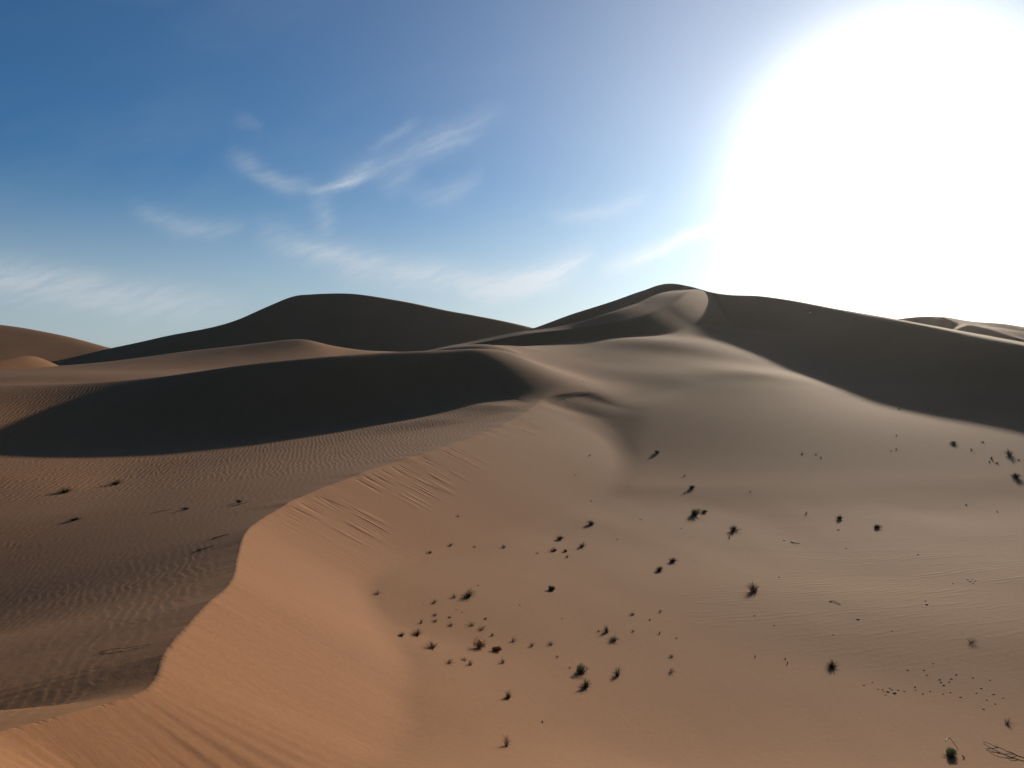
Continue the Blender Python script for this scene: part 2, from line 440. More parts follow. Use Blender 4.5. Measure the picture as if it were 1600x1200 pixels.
def ground(x, y, extras=False, base=None, only='DFEA'):
    x = np.asarray(x, float); y = np.asarray(y, float)
    z = plate.z(x, y) if base is None else base.copy()
    if base is None:
        rr = np.sqrt(x * x + (y - 120)**2)
        f = step(330, 480, rr)
        z = z * (1 - f) + FAR_Z * f
        # slow undulation so that floors are not mathematically smooth
        z += (vnoise2(x / 9 + 5, y / 14) - .5) * .22 * step(12, 40, y) + (vnoise2(x / 2.6, y / 5.2 + 9) - .5) * .045 * step(8, 30, y)
        # distant low dunes out to the horizon
        z += f * step(350, 900, rr) * (vnoise2(x / 260 + 3, y / 190) * 9 - 7)
    rip = np.zeros((len(x), 3)); slip = np.zeros((len(x), 4))
    for name, tent, k, box in (('D', tentD, 2.2, (-190, 140, 40, 260)), ('F', tentF, 3.0, (-150, 260, 30, 520)), ('E', tentE, .5, (-80, 140, 150, 330)), ('A', tentA, .35, (-60, 50, -10, 150))):
        m = (x > box[0]) & (x < box[1]) & (y > box[2]) & (y < box[3])
        if name == 'E' and CORR is not None: z += soften(x, y)
        if name not in only or not m.any(): continue
        xm, ym = x[m], y[m]
        tz, d, side, s = tent.z(xm, ym)
        zm = z[m]
        if name == 'A':
            right = side <= 0
            # ragged crest lip and avalanche chutes on the slip face
            tz = tz - (vnoise1(s / 1.5) - .5) * .07 * np.exp(-d / 1.2) - (vnoise1(s / .37) - .5) * .015 * np.exp(-d / .5)
            yl = ym
            gr = (vnoise1(s / 1.6 + d * .06) - .5) * .022 * step(.2, 1.5, d) * step(38, 28, yl)
            tz = tz + np.where(right, gr, 0)
            kk = .14 + step(25, 45, yl) * .2 + step(60, 120, yl) * 1.0
            new = smax(zm, tz, kk)
            onface = right & (tz > zm - .5)
            ramp = ~right
        elif name == 'E':
            cap = row = None
            lim = step(20, 9, d) * 1.0
            tz = np.where(side > 0, tz - .06 * np.maximum(d - 7, 0)**2, tz)
            ch = (vnoise1(s / 1.1) - .5) * .0 * step(.5, 2.0, d) * step(9, 5, d) * (side <= 0) * step(225, 240, ym)
            new = smax(zm, tz + ch, .5)
        else:
            new = smax(zm, tz, k)
        z[m] = new
        if extras and name in 'AE':
            on = (side <= 0) & (tz > zm - 1.0)
            if name == 'E':
                slip[m, 0] = np.where(on, s + 500, slip[m, 0]); slip[m, 1] = np.where(on, d / 4.0, slip[m, 1]); slip[m, 2] = np.where(on, .0 * step(200, 225, ym) * step(286, 272, ym) * step(-1.0, .2, tz - zm), slip[m, 2])
            else:
                zone = np.maximum(step(30, 40, ym) * step(66, 60, ym), np.maximum(step(77, 79, ym) * step(85, 83, ym) * 1.1, 0 * ym))
                slip[m, 0] = s; slip[m, 1] = d; slip[m, 2] = np.where(side <= 0, zone, 0)
                FRESH['v'] = np.zeros(len(x)); FRESH['v'][m] = np.where(side <= 0, step(75, 40, ym) * step(-.16, .04, tz - zm + (vnoise2(xm * 1.3, ym * 1.3) - .5) * .1), 0)
                slip[m, 3] = np.where(side <= 0, step(46, 34, ym) * step(-.6, .1, tz - zm), 0)
        if extras and name == 'A':
            left = ramp & (d < 60)
            # ripple strength: strong over the left flats, weaker close under the crest
            a = np.where(left, step(.1, 1.2, d), 0)
            rip[m, 0] = a
    if extras:
        # left valley ripples reach on to the foot of the shaded ridge, basin has faint cross ripples
        xa = np.interp(y, tentA.c[:, 1], tentA.c[:, 0])
        left = (x < xa - .1) & (y < 115)
        band = .35 + .65 * step(.35, .6, vnoise2(x / 14 + 2, y / 9 + x / 25))
        band = np.maximum(band, step(50, 56, y - x * .15) * .95)
        rip[:, 0] = np.where(left, np.maximum(rip[:, 0], .0) * band, 0) * step(130, 95, y)
        right = (x > xa + 8)
        rip[:, 1] = np.where(right, step(xa + 8, xa + 24, x) * step(22, 40, y) * step(110, 85, y), 0) * (.3 + .7 * vnoise2(x / 11, y / 17))
        rip[:, 2] = rip[:, 0] * step(52, 30, y); rip[:, 0] *= step(26, 50, y)
        return z, rip, slip
    return z

# the hollow and the hump under the summit are one soft surface: relax the floors there
def make_corr():
    st_ = .75
    ux = np.arange(-40, 110, st_); uy = np.arange(45, 245, st_)
    mx, my = np.meshgrid(ux, uy)
    uz = ground(mx.ravel(), my.ravel(), only='DF').reshape(mx.shape)
    def blur(sig):
        n = int(3 * sig / st_)
        ker = np.exp(-.5 * (np.arange(-n, n + 1) * st_ / sig)**2); ker /= ker.sum()
        q = np.pad(uz, n, mode='edge')
        q = np.apply_along_axis(lambda r: np.convolve(r, ker, 'valid'), 1, q)
        return np.apply_along_axis(lambda r: np.convolve(r, ker, 'valid'), 0, q)
    xa = np.interp(my, tentA.c[:, 1], tentA.c[:, 0])
    k1 = step(94, 110, my) * step(226, 204, my) * step(-8, 6, mx - (my - 110) * .1) * step(78, 58, mx)
    k2 = step(54, 70, my) * step(150, 125, my) * step(5, 14, mx - xa) * step(95, 70, mx)
    k2 = k2 * step(30, 16, mx - 48 - (my - 90) * .1)      # keep clear of the long dark slope
    d1 = (blur(4.6) - uz) * k1
    d2 = (blur(8.0) - uz) * k2
    return ux, uy, st_, d1 * (1 - k2) + d2 * k2

def soften(x, y):
    ux, uy, st_, dz = CORR
    ix = np.clip((x - ux[0]) / st_, 0, len(ux) - 1.001); iy = np.clip((y - uy[0]) / st_, 0, len(uy) - 1.001)
    i0 = ix.astype(int); j0 = iy.astype(int); fx = ix - i0; fy = iy - j0
    return (dz[j0, i0] * (1 - fx) + dz[j0, i0 + 1] * fx) * (1 - fy) + (dz[j0 + 1, i0] * (1 - fx) + dz[j0 + 1, i0 + 1] * fx) * fy

CORR = make_corr()

def at(u, v):
    """where the line of sight through u, v meets the sand"""
    r = ray(u, v)
    t = np.geomspace(6, 300, 500)
    for k in range(3):
        p = np.array([0, 0, CZ])[None] + r[None] * t[:, None]
        below = p[:, 2] < ground(p[:, 0], p[:, 1])
        i = int(np.argmax(below)) if below.any() else len(t) - 1
        t = np.linspace(t[max(i - 1, 0)], t[i], 24)
    return p[i] if k < 2 else p[min(i, len(p) - 1)]


# a short slumped scarp near the far end of the crest: the sand in front of it has slid away
scarp = Tent([tuple(at(u, v)) + (0, 0, 0) for (u, v) in ((838, 633), (850, 624), (866, 618), (890, 614), (912, 612), (932, 612))], 0.2)

def cut_scarp(x, y, z, slip):
    m = (x > -10) & (x < 32) & (y > 70) & (y < 135)
    d, side, row, s = scarp.near(x[m], y[m])
    L = scarp.s[-1]
    ends = step(.02, .35, s / L) * step(1.0, .72, s / L)
    front = side <= 0
    drop = .30 * ends * np.minimum(d / .9, 1) * np.exp(-(np.maximum(d - .9, 0) / 5.0)**2)
    z[m] -= np.where(front, drop, 0)
    on = front & (d < 2.4)
    idx = np.where(m)[0][on]
    slip[idx, 0] = s[on] * 1.3 + 900; slip[idx, 1] = d[on] * .6; slip[idx, 2] = 1.3 * ends[on]
    return z, slip

def link_mesh(name, verts, faces, mat, smooth=True, parent=None):
    me = bpy.data.meshes.new(name)
    verts = np.asarray(verts, np.float32); faces = np.asarray(faces, np.int32)
    me.vertices.add(len(verts)); me.vertices.foreach_set('co', verts.ravel())
    k = faces.shape[1]
    me.loops.add(faces.size); me.loops.foreach_set('vertex_index', faces.ravel())
    me.polygons.add(len(faces)); me.polygons.foreach_set('loop_start', np.arange(0, faces.size, k, dtype=np.int32))
    me.polygons.foreach_set('use_smooth', np.full(len(faces), smooth, bool))
    me.update(calc_edges=True)
    me.materials.append(mat)
    o = bpy.data.objects.new(name, me); COL.objects.link(o)
    if parent: o.parent = parent
    return o

def tag(o, label=None, cat=None, group=None, kind=None):
    for k, v in (('label', label), ('category', cat), ('group', group), ('kind', kind)):
        if v: o[k] = v
    return o

def axis(spans):
    """spans: (from, to, function giving the spacing)"""
    out = []
    for a, b, fn in spans:
        p = a
        while p < b - 1e-9:
            out.append(p); p += fn(p)
    out.append(spans[-1][1])
    return np.array(out)

def grid_faces(ny, nx):
    i = np.arange(ny - 1)[:, None] * nx + np.arange(nx - 1)[None]
    return np.stack([i, i + 1, i + 1 + nx, i + nx], -1).reshape(-1, 4)

def build_ground():
    half = axis([(0, 6, lambda p: .06), (6, 420, lambda p: max(.06, .0125 * p)), (420, 9000, lambda p: p * .16)])
    X = np.concatenate([-half[:0:-1], half])
    Y = np.concatenate([-axis([(6, 60, lambda p: 1.5), (60, 6000, lambda p: p * .2)])[::-1],
                        axis([(-4, 4, lambda p: .5), (4, 8, lambda p: .12), (8, 520, lambda p: max(.045, .0043 * p)), (520, 9500, lambda p: p * .12)])])
    xa = np.interp(Y, tentA.c[:, 1], tentA.c[:, 0])
    xa = np.where(Y < tentA.c[0, 1], tentA.c[0, 0], xa)
    fade = np.exp(-(X / 28.0)**2)
    gx = X[None] + fade[None] * xa[:, None]
    gy = np.repeat(Y[:, None], len(X), 1)
    z, rip, slip = ground(gx.ravel(), gy.ravel(), True)
    z, slip = cut_scarp(gx.ravel(), gy.ravel(), z, slip)
    v = np.stack([gx.ravel(), gy.ravel(), z], -1)
    o = link_mesh('sand_ground', v, grid_faces(len(Y), len(X)), SAND)
    ca = o.data.color_attributes.new('ripple', 'FLOAT_COLOR', 'POINT')
    ca.data.foreach_set('color', np.concatenate([rip, np.ones((len(v), 1))], 1).astype(np.float32).ravel())
    ca = o.data.attributes.new('slip', 'FLOAT_VECTOR', 'POINT')
    ca.data.foreach_set('vector', slip[:, :3].astype(np.float32).ravel())
    ca = o.data.attributes.new('streak', 'FLOAT', 'POINT')
    ca.data.foreach_set('value', slip[:, 3].astype(np.float32).ravel())
    ca = o.data.attributes.new('fresh', 'FLOAT', 'POINT')
    ca.data.foreach_set('value', FRESH['v'].astype(np.float32).ravel())
    return tag(o, 'rippled orange sand with ridges, slip faces and a wide shrub-dotted hollow', 'sand', kind='structure')

build_ground()

def dune(name, tents, box, step_, base, label, extra=None):
    x = np.arange(box[0], box[1] + .01, step_); y = np.arange(box[2], box[3] + .01, step_)
    gx, gy = np.meshgrid(x, y)
    fx, fy = gx.ravel(), gy.ravel()
    z = np.full(len(fx), base, float)
    for tent, k in tents:
        z = smax(z, tent.z(fx, fy)[0], k)
    z += (vnoise2(fx / 17, fy / 23) - .5) * .5
    # the rim of the patch dips below the open sand
    e = np.minimum(np.minimum(fx - box[0], box[1] - fx), np.minimum(fy - box[2], box[3] - fy))
    z = np.minimum(z, base - 4 + e * .5)
    o = link_mesh(name, np.stack([fx, fy, z], -1), grid_faces(len(y), len(x)), SAND)
    return tag(o, label, 'dune', kind='structure')

tG = Tent(T([(60, 570, 360, t_(14), t_(16), 4), (170, 545, 370, t_(14), t_(18), 3), (250, 527, 378, t_(14), t_(21), 3), (370, 500, 388, t_(14), t_(23), 3), (420, 478, 394, t_(14), t_(23), 4), (462, 462, 398, t_(14), t_(23), 3),
             (490, 459.5, 400, t_(14), t_(23), 3), (550, 459, 402, t_(14), t_(23), 3), (600, 466, 404, t_(14), t_(23), 3), (700, 485, 408, t_(14), t_(23), 3), (800, 505, 412, t_(14), t_(22), 3), (900, 530, 416, t_(14), t_(20), 4), (1000, 556, 420, t_(14), t_(16), 4)]), 2.0)
dune('far_dune', [(tG, 3)], (-400, 150, 270, 620), 1.8, CZ - 6.5, 'broad dark flat-topped dune standing beyond the shaded ridge')
tH = Tent(T([(-420, 500, 430, t_(14), t_(7), 12), (-200, 502, 420, t_(14), t_(8), 10), (0, 508, 410, t_(14), t_(8.5), 8), (60, 517, 406, t_(14), t_(8.5), 8), (110, 529, 402, t_(14), t_(8), 8), (175, 546, 398, t_(12), t_(8), 8), (260, 566, 394, t_(10), t_(8), 8)]), 2.0)
dune('far_dune', [(tH, 4)], (-560, -120, 250, 560), 2.0, CZ - 6.5, 'smooth brown dune behind the small orange dune')
tH2 = Tent(T([(-300, 600, 140, t_(10), t_(12), 2), (-60, 572, 168, t_(12), t_(22), 1), (0, 562, 178, t_(12), t_(26), .8), (38, 556, 186, t_(12), t_(28), .8), (75, 568, 205, t_(12), t_(26), 1), (130, 577, 240, t_(8), t_(20), 2), (180, 582, 262, t_(8), t_(12), 3)]), 1.0)
dune('far_dune', [(tH2, 1.0)], (-230, -60, 115, 300), 1.0, CZ - 6.5, 'small bright orange dune with a sunlit slip face')
tR = Tent(T([(1250, 530, 380, t_(12), t_(14), 3), (1395, 499.5, 380, t_(12), t_(15), 3), (1440, 495, 380, t_(12), t_(15), 3), (1462, 495, 382, t_(12), t_(15), 2), (1510, 501, 386, t_(12), t_(15), 3), (1560, 506, 392, t_(12), t_(14), 4), (1600, 512, 398, t_(12), t_(14), 4), (1720, 535, 410, t_(12), t_(12), 6), (1900, 560, 420, t_(12), t_(12), 8)]), 2.0)
tR2 = Tent(T([(1472, 496, 372, t_(12), t_(22), .5), (1500, 507, 350, t_(10), t_(24), .5), (1517, 508.5, 330, t_(8), t_(26), .5), (1560, 520, 310, t_(8), t_(20), 1.0), (1640, 540, 290, t_(8), t_(16), 2)]), 2.0)
dune('far_dune', [(tR, 3), (tR2, 1.0)], (90, 420, 240, 540), 1.6, CZ - 6.5, 'pale sunlit dune crests showing over the long dark slope')

# ------------------------------------------------------------------ plants, stones and dead wood
def leaf_mat(name, c0, c1, scale=9.0, thin=True):
    m, b, bs = new_mat(name)
    oi = b.node('ShaderNodeObjectInfo').outputs['Random']
    pos = b.node('ShaderNodeNewGeometry').outputs['Position']
    n = b.noise(pos, scale, 2.0, 0.6)
    f = b.ramp(b.m('ADD', n, b.m('MULTIPLY', b.m('SUBTRACT', oi, 0.5), 0.3)), 0.3, 0.7)
    b.put(bs.inputs['Base Color'], b.mix(f, c0 + (1,), c1 + (1,)))
    bs.inputs['Roughness'].default_value = 0.75
    bs.inputs['Specular IOR Level'].default_value = 0.2
    if thin:   # light passes through thin blades
        tr = b.node('ShaderNodeBsdfTranslucent'); b.put(tr.inputs[0], b.mix(f, c0 + (1,), c1 + (1,)))
        mx = b.node('ShaderNodeMixShader'); mx.inputs[0].default_value = 0.45
        m.node_tree.links.new(bs.outputs[0], mx.inputs[1]); m.node_tree.links.new(tr.outputs[0], mx.inputs[2])
        out = [n for n in m.node_tree.nodes if n.type == 'OUTPUT_MATERIAL'][0]
        m.node_tree.links.new(mx.outputs[0], out.inputs[0])
    return m
GREEN = leaf_mat('green_blades', (0.085, 0.112, 0.050), (0.140, 0.165, 0.082))
OLIVE = leaf_mat('olive_blades', (0.105, 0.097, 0.052), (0.165, 0.143, 0.082))
DARK = leaf_mat('dark_twigs', (0.095, 0.082, 0.052), (0.155, 0.130, 0.082))
STRAW = leaf_mat('straw', (0.140, 0.100, 0.057), (0.210, 0.157, 0.095))
RUST = leaf_mat('rust_leaves', (0.085, 0.034, 0.018), (0.150, 0.068, 0.036))
STONE = leaf_mat('dark_stone', (0.050, 0.038, 0.030), (0.090, 0.068, 0.052), 30.0, False)
WOOD = leaf_mat('dead_wood', (0.060, 0.045, 0.034), (0.120, 0.092, 0.068), 20.0, False)

def blades(rng, n, h, spread, width, lean=(0, 0), droop=.35, r0=.12):
    """curved tapering blades rising from a small clump, each a three-sided sliver"""
    V = []; F = []
    for i in range(n):
        a = rng.uniform(0, 2 * math.pi); rr = r0 * spread * math.sqrt(rng.random())
        bx, by = rr * math.cos(a), rr * math.sin(a)
        a2 = a + rng.gauss(0, .5)
        out = spread * rng.uniform(.15, 1.0); hh = h * rng.uniform(.4, 1.0) * (1.05 - .7 * (out / spread) ** 1.5)
        tx, ty = bx + out * math.cos(a2) + lean[0], by + out * math.sin(a2) + lean[1]
        w = width * rng.uniform(.6, 1.2)
        px, py = -math.sin(a2) * w / 2, math.cos(a2) * w / 2
        k = len(V)
        for t, ww in ((0, 1.0), (.5, .85)):
            x = bx + (tx - bx) * t ** 1.5; y = by + (ty - by) * t ** 1.5
            z = hh * (t * (1 + droop) - droop * t * t) - (.03 if t == 0 else 0)
            V += [(x - px * ww, y - py * ww, z), (x + px * ww, y + py * ww, z), (x - py * ww * .8, y + px * ww * .8, z + w * .3)]
        V.append((tx, ty, hh * rng.uniform(.85, 1.0)))
        for j in range(3):
            j2 = (j + 1) % 3
            F += [(k + j, k + j2, k + 3 + j2), (k + j, k + 3 + j2, k + 3 + j), (k + 3 + j, k + 3 + j2, k + 6)]
    return V, F

def leaflets(rng, n, h, spread, size):
    """small leaf faces filling a low uneven dome"""
    V = []; F = []
    lob = [(rng.uniform(-.5, .5) * spread, rng.uniform(-.5, .5) * spread, rng.uniform(.15, .55) * h, rng.uniform(.35, .6)) for _ in range(9)]
    for i in range(n):
        lx, ly, lz, lr = rng.choice(lob)
        d = Vector((rng.gauss(0, 1), rng.gauss(0, 1), rng.gauss(0, .7))).normalized() * rng.uniform(.55, 1.0) * lr * spread
        c = Vector((lx, ly, lz)) + d
        c.z = max(c.z, .02)
        u = Vector((rng.gauss(0, 1), rng.gauss(0, 1), rng.gauss(0, 1))).normalized()
        v = u.orthogonal().normalized()
        s_ = size * rng.uniform(.6, 1.4)
        k = len(V)
        V += [tuple(c - u * s_), tuple(c - v * s_ * .35), tuple(c + u * s_), tuple(c + v * s_ * .35)]
        F += [(k, k + 1, k + 2), (k, k + 2, k + 3)]
    return V, F

def root_at(name, u, v, rz=0.0):
    p = at(u, v)
    o = bpy.data.objects.new(name, None); COL.objects.link(o)
    o.empty_display_size = .2
    o.location = tuple(p)
    return o, float(np.linalg.norm(p - np.array([0, 0, CZ])))

SEED = [7]
def plant(name, u, v, w, h, style, label, cat, group=None):
    """w, h: size in px of the 1600 px picture, turned into metres at its distance"""
    SEED[0] += 1
    rng = random.Random(SEED[0])
    o, dist = root_at(name, u, v)
    airy = style in ('pale', 'olive', 'green')
    W_ = w * (1.1 if airy else .9) * dist / FPX; H_ = max(h * (.88 if airy else .72) * dist / FPX, .04)
    sp = W_ / 2; bw = max(.010, .00042 * dist)
    lean = (rng.uniform(-.15, .2) * W_, rng.uniform(-.1, .1) * W_)
    def part(nm, vf, m): return link_mesh(nm, vf[0], vf[1], m, smooth=False, parent=o)
    if style == 'green':
        part('green_blades', blades(rng, 80, H_, sp, bw * .85, lean), GREEN)
        part('dead_blades', blades(rng, 60, H_ * .45, sp * 1.0, bw, (-sp * .2, -sp * .1), .1), DARK)
    elif style == 'bush':
        part('foliage', leaflets(rng, 1100, H_ * 1.05, sp * .85, bw * 1.7), GREEN)
        part('stems', blades(rng, 60, H_ * .9, sp * .9, bw, lean), DARK)
        part('dead_litter', blades(rng, 60, H_ * .25, sp * 1.15, bw, (-sp * .25, -sp * .3), .0), DARK)
    elif style == 'dark':
        part('twigs', blades(rng, 72, H_, sp, bw * .85, lean, .5, .3), DARK)
        part('green_blades', blades(rng, 45, H_ * 1.1, sp * .8, bw * .9, lean), GREEN)
    elif style == 'olive':
        part('olive_blades', blades(rng, 58, H_, sp, bw * .8, lean), OLIVE)
        part('dead_blades', blades(rng, 30, H_ * .45, sp, bw * .9, (-sp * .2, 0), .1), DARK)
    elif style == 'pale':
        part('olive_blades', blades(rng, 20, H_, sp, bw * .7, lean), OLIVE)
        part('straw_blades', blades(rng, 14, H_ * .6, sp, bw * .75, lean), STRAW)
    elif style == 'rust':
        part('foliage', leaflets(rng, 520, H_ * .9, sp * .9, bw * 2.0), RUST)
        part('stems', blades(rng, 40, H_ * .8, sp * .9, bw, lean), RUST)
    elif style == 'tiny':
        part('twigs', blades(rng, 16, H_, sp, bw * .8, lean), DARK)
    return tag(o, label, cat, group)

# larger plants: each told apart by its own look or neighbours
for row in [
    ('desert_bush', 909, 1052, 27, 25, 'bush', 'round deep green bush with dark litter under it', 'bush'),
    ('grass_tuft', 915, 1075, 24, 24, 'green', 'yellowish green tuft close in front of the round deep green bush', 'grass'),
    ('grass_tuft', 965, 1056, 20, 26, 'olive', 'upright olive tuft leaning beside the round deep green bush', 'grass'),
    ('grass_tuft', 794, 1091, 18, 20, 'olive', 'lone dark olive tuft on bare sand, downslope of the rust-brown shrubs', 'grass'),
    ('grass_tuft', 791, 1166, 26, 30, 'pale', 'tall thin pale tuft alone on bare sand at the foot of the hollow', 'grass'),
    ('dead_shrub', 749, 1013, 32, 27, 'rust', 'larger rust-brown dead shrub among pale grass tufts', 'shrub'),
    ('dead_shrub', 776, 1017, 20, 14, 'rust', 'smaller rust-brown dead shrub beside the larger one', 'shrub'),
    ('grass_tuft', 731, 933, 26, 22, 'green', 'bright green tuft with a dark base beyond the pale grass cluster', 'grass'),
    ('grass_tuft', 709, 934, 18, 13, 'pale', 'grey wispy tuft touching the bright green tuft', 'grass'),
    ('grass_tuft', 651, 993, 28, 17, 'olive', 'wide olive tuft close to the slip face foot', 'grass'),
    ('grass_tuft', 675, 1013, 30, 19, 'olive', 'broad grey-green tuft next to the wide olive tuft', 'grass'),
    ('grass_tuft', 627, 994, 15, 10, 'olive', 'small green tuft nearest the slip face foot', 'grass'),
    ('desert_bush', 862, 922, 14, 12, 'bush', 'small compact very dark green bush alone on smooth sand', 'bush'),
    ('desert_bush', 1178, 924, 32, 24, 'dark', 'large spiky black-green tuft alone on the hollow floor', 'bush'),
    ('desert_bush', 1084, 805, 32, 24, 'dark', 'biggest black bush on the rise, with a smaller tuft touching it', 'bush'),
    ('grass_tuft', 1100, 801, 14, 8, 'dark', 'low grey tuft touching the biggest black bush', 'grass'),
    ('desert_bush', 1146, 830, 26, 16, 'dark', 'dark ragged bush with a broken twig beside it', 'bush'),
    ('grass_tuft', 1140, 841, 12, 7, 'tiny', 'broken twig lying by the dark ragged bush', 'twig'),
    ('desert_bush', 1050, 878, 20, 13, 'dark', 'one of two close small dark bushes, nearer the biggest black bush', 'bush'),
    ('desert_bush', 1030, 892, 19, 13, 'dark', 'one of two close small dark bushes, nearer the compact dark green bush', 'bush'),
    ('desert_bush', 924, 820, 21, 14, 'dark', 'dark bush on a low sand mound beyond the small tuft cluster', 'bush'),
    ('grass_tuft', 874, 843, 20, 12, 'dark', 'widest dark tuft of the small tuft cluster near the mound bush', 'grass'),
    ('grass_tuft', 909, 855, 16, 14, 'olive', 'tall spiky olive tuft of the small tuft cluster near the mound bush', 'grass'),
    ('grass_tuft', 867, 861, 16, 10, 'olive', 'low thin olive tuft of the small tuft cluster near the mound bush', 'grass'),
    ('grass_tuft', 884, 862, 10, 7, 'dark', 'little black tuft amid the small tuft cluster near the mound bush', 'grass'),
    ('grass_tuft', 886, 871, 10, 8, 'pale', 'faint pale tuft of the small tuft cluster near the mound bush', 'grass'),
    ('grass_tuft', 1300, 1043, 22, 16, 'green', 'dark green tuft between the spiky black-green tuft and the stones', 'grass'),
    ('desert_bush', 1486, 1183, 26, 20, 'bush', 'dark bush with a bent bare twig arching from it', 'bush'),
    ('grass_tuft', 1506, 1185, 10, 9, 'tiny', 'small dark tuft between the bent-twig bush and the fallen branch', 'grass'),
    ('grass_tuft', 1517, 1004, 22, 14, 'pale', 'faint wispy tuft beyond the loose scatter of stones', 'grass'),
    ('grass_tuft', 1573, 1131, 20, 14, 'pale', 'faint wispy tuft between the loose stones and the fallen branch', 'grass'),
    ('grass_tuft', 948, 988, 16, 17, 'olive', 'upright tuft with a dark clod of stems beside it', 'grass'),
    ('grass_tuft', 935, 987, 10, 6, 'tiny', 'dark clod of dead stems beside an upright tuft', 'grass'),
    ('grass_tuft', 959, 1001, 24, 14, 'olive', 'wide dark-based tuft next to the upright tuft with the clod', 'grass'),
    ('grass_tuft', 1048, 1051, 18, 15, 'pale', 'larger sparse tuft of a pair across bare sand from the round bush', 'grass'),
    ('grass_tuft', 1050, 1027, 13, 9, 'pale', 'smaller sparse tuft of a pair across bare sand from the round bush', 'grass'),
    ('grass_tuft', 589, 929, 22, 13, 'pale', 'lone sparse sprig up the hollow side by the slip face foot', 'grass'),
    ('grass_tuft', 1312, 811, 15, 10, 'dark', 'small black tuft with a pale sand lip behind it', 'grass'),
    ('grass_tuft', 1369, 825, 18, 10, 'dark', 'spread dark tuft near the small black tuft with the sand lip', 'grass'),
    ('grass_tuft', 1260, 803, 8, 8, 'tiny', 'tiny dark sprig near the small black tuft with the sand lip', 'grass'),
    ('grass_tuft', 1081, 763, 16, 9, 'dark', 'dark tuft beside a faint sand ridge upslope of the biggest black bush', 'grass'),
    ('grass_tuft', 1070, 771, 10, 5, 'tiny', 'thin sprig just downslope of the dark tuft on the sand ridge', 'grass'),
    ('grass_tuft', 1070, 744, 9, 6, 'tiny', 'thin sprig just upslope of the dark tuft on the sand ridge', 'grass'),
    ('grass_tuft', 1027, 708, 14, 9, 'dark', 'lone grey tuft on the dim slope under the summit', 'grass'),
    ('grass_tuft', 921, 712, 7, 5, 'tiny', 'tiny dark sprig alone on the dim slope near the crest end', 'grass'),
    ('desert_bush', 100, 770, 26, 13, 'green', 'green bush casting the longest shadow on the rippled valley floor', 'bush'),
    ('desert_bush', 180, 757, 22, 12, 'green', 'green bush on a low mound behind the longest-shadowed bush', 'bush'),
    ('desert_bush', 374, 785, 17, 8, 'dark', 'small black-green bush on the smooth ramp near the crest bend', 'bush'),
    ('desert_bush', 116, 813, 18, 8, 'green', 'low green bush with a shadow streak in front of the pair of bushes', 'bush'),
    ('desert_bush', 291, 796, 16, 6, 'green', 'faint low green tuft on a long thin sand shadow', 'bush'),
    ('grass_tuft', 1586, 746, 20, 12, 'dark', 'largest dark bush near the foot of the dark slope', 'bush'),
    ('grass_tuft', 1578, 711, 17, 12, 'olive', 'leaning dark bush right under the dark slope', 'bush'),
    ('grass_tuft', 1490, 693, 13, 7, 'olive', 'grey-olive tuft standing apart on lit sand by the dark slope', 'grass'),
    ('grass_tuft', 1518, 703, 10, 5, 'tiny', 'small flat tuft with a trailing shadow under the dark slope', 'grass'),
]:
    plant(*row)

# look-alikes that only their place tells apart
G1 = 'pale grass tufts round the dead shrubs'
for (u, v, w, h) in [(678, 942, 15, 10), (680, 962, 14, 8), (658, 974, 12, 10), (680, 971, 18, 9), (705, 978, 15, 10), (738, 978, 20, 11), (752, 984, 17, 12), (769, 993, 9, 8),
                     (701, 1036, 20, 14), (735, 1039, 16, 17), (726, 1032, 18, 10), (786, 1036, 17, 15), (801, 1002, 17, 13), (831, 1010, 14, 11), (861, 1008, 17, 12), (702, 965, 10, 4), (758, 967, 10, 5)]:
    plant('grass_tuft', u, v, w, h, 'pale', 'thin pale grass tuft in the cluster round the rust-brown shrubs', 'grass', G1)
G2 = 'tiny sprigs on the open hollow floor'
for (u, v, w, h) in [(716, 807, 9, 6), (672, 864, 18, 8), (704, 853, 17, 8), (742, 855, 10, 5), (787, 856, 15, 9), (839, 865, 10, 4), (989, 961, 14, 7), (1015, 969, 7, 5), (1032, 956, 13, 10),
                     (989, 987, 9, 8), (1031, 990, 9, 8), (848, 1129, 7, 8), (891, 1044, 6, 6), (871, 1027, 8, 7), (1172, 768, 5, 3), (1180, 1026, 5, 6), (1230, 1037, 5, 8), (1227, 1030, 5, 5)]:
    plant('grass_tuft', u, v, w, h, 'tiny' if w < 14 else 'pale', 'tiny sparse sprig on the open sand of the hollow', 'sprig', G2)
G3 = 'small dark tufts scattered below the dark slope'
for (u, v, w, h) in [(1536, 691, 10, 4), (1549, 717, 10, 6), (1546, 722, 5, 4), (1558, 724, 12, 5), (1591, 719, 9, 3), (1401, 681, 7, 4), (1400, 702, 7, 3), (1392, 705, 5, 3), (1253, 709, 7, 4), (1275, 710, 8, 3), (1283, 715, 6, 3), (1510, 789, 5, 4), (1558, 800, 4, 3), (1404, 640, 12, 4), (1450, 640, 8, 3)]:
    plant('grass_tuft', u, v, w, h, 'tiny', 'small dark tuft scattered on the rise below the dark slope', 'grass', G3)

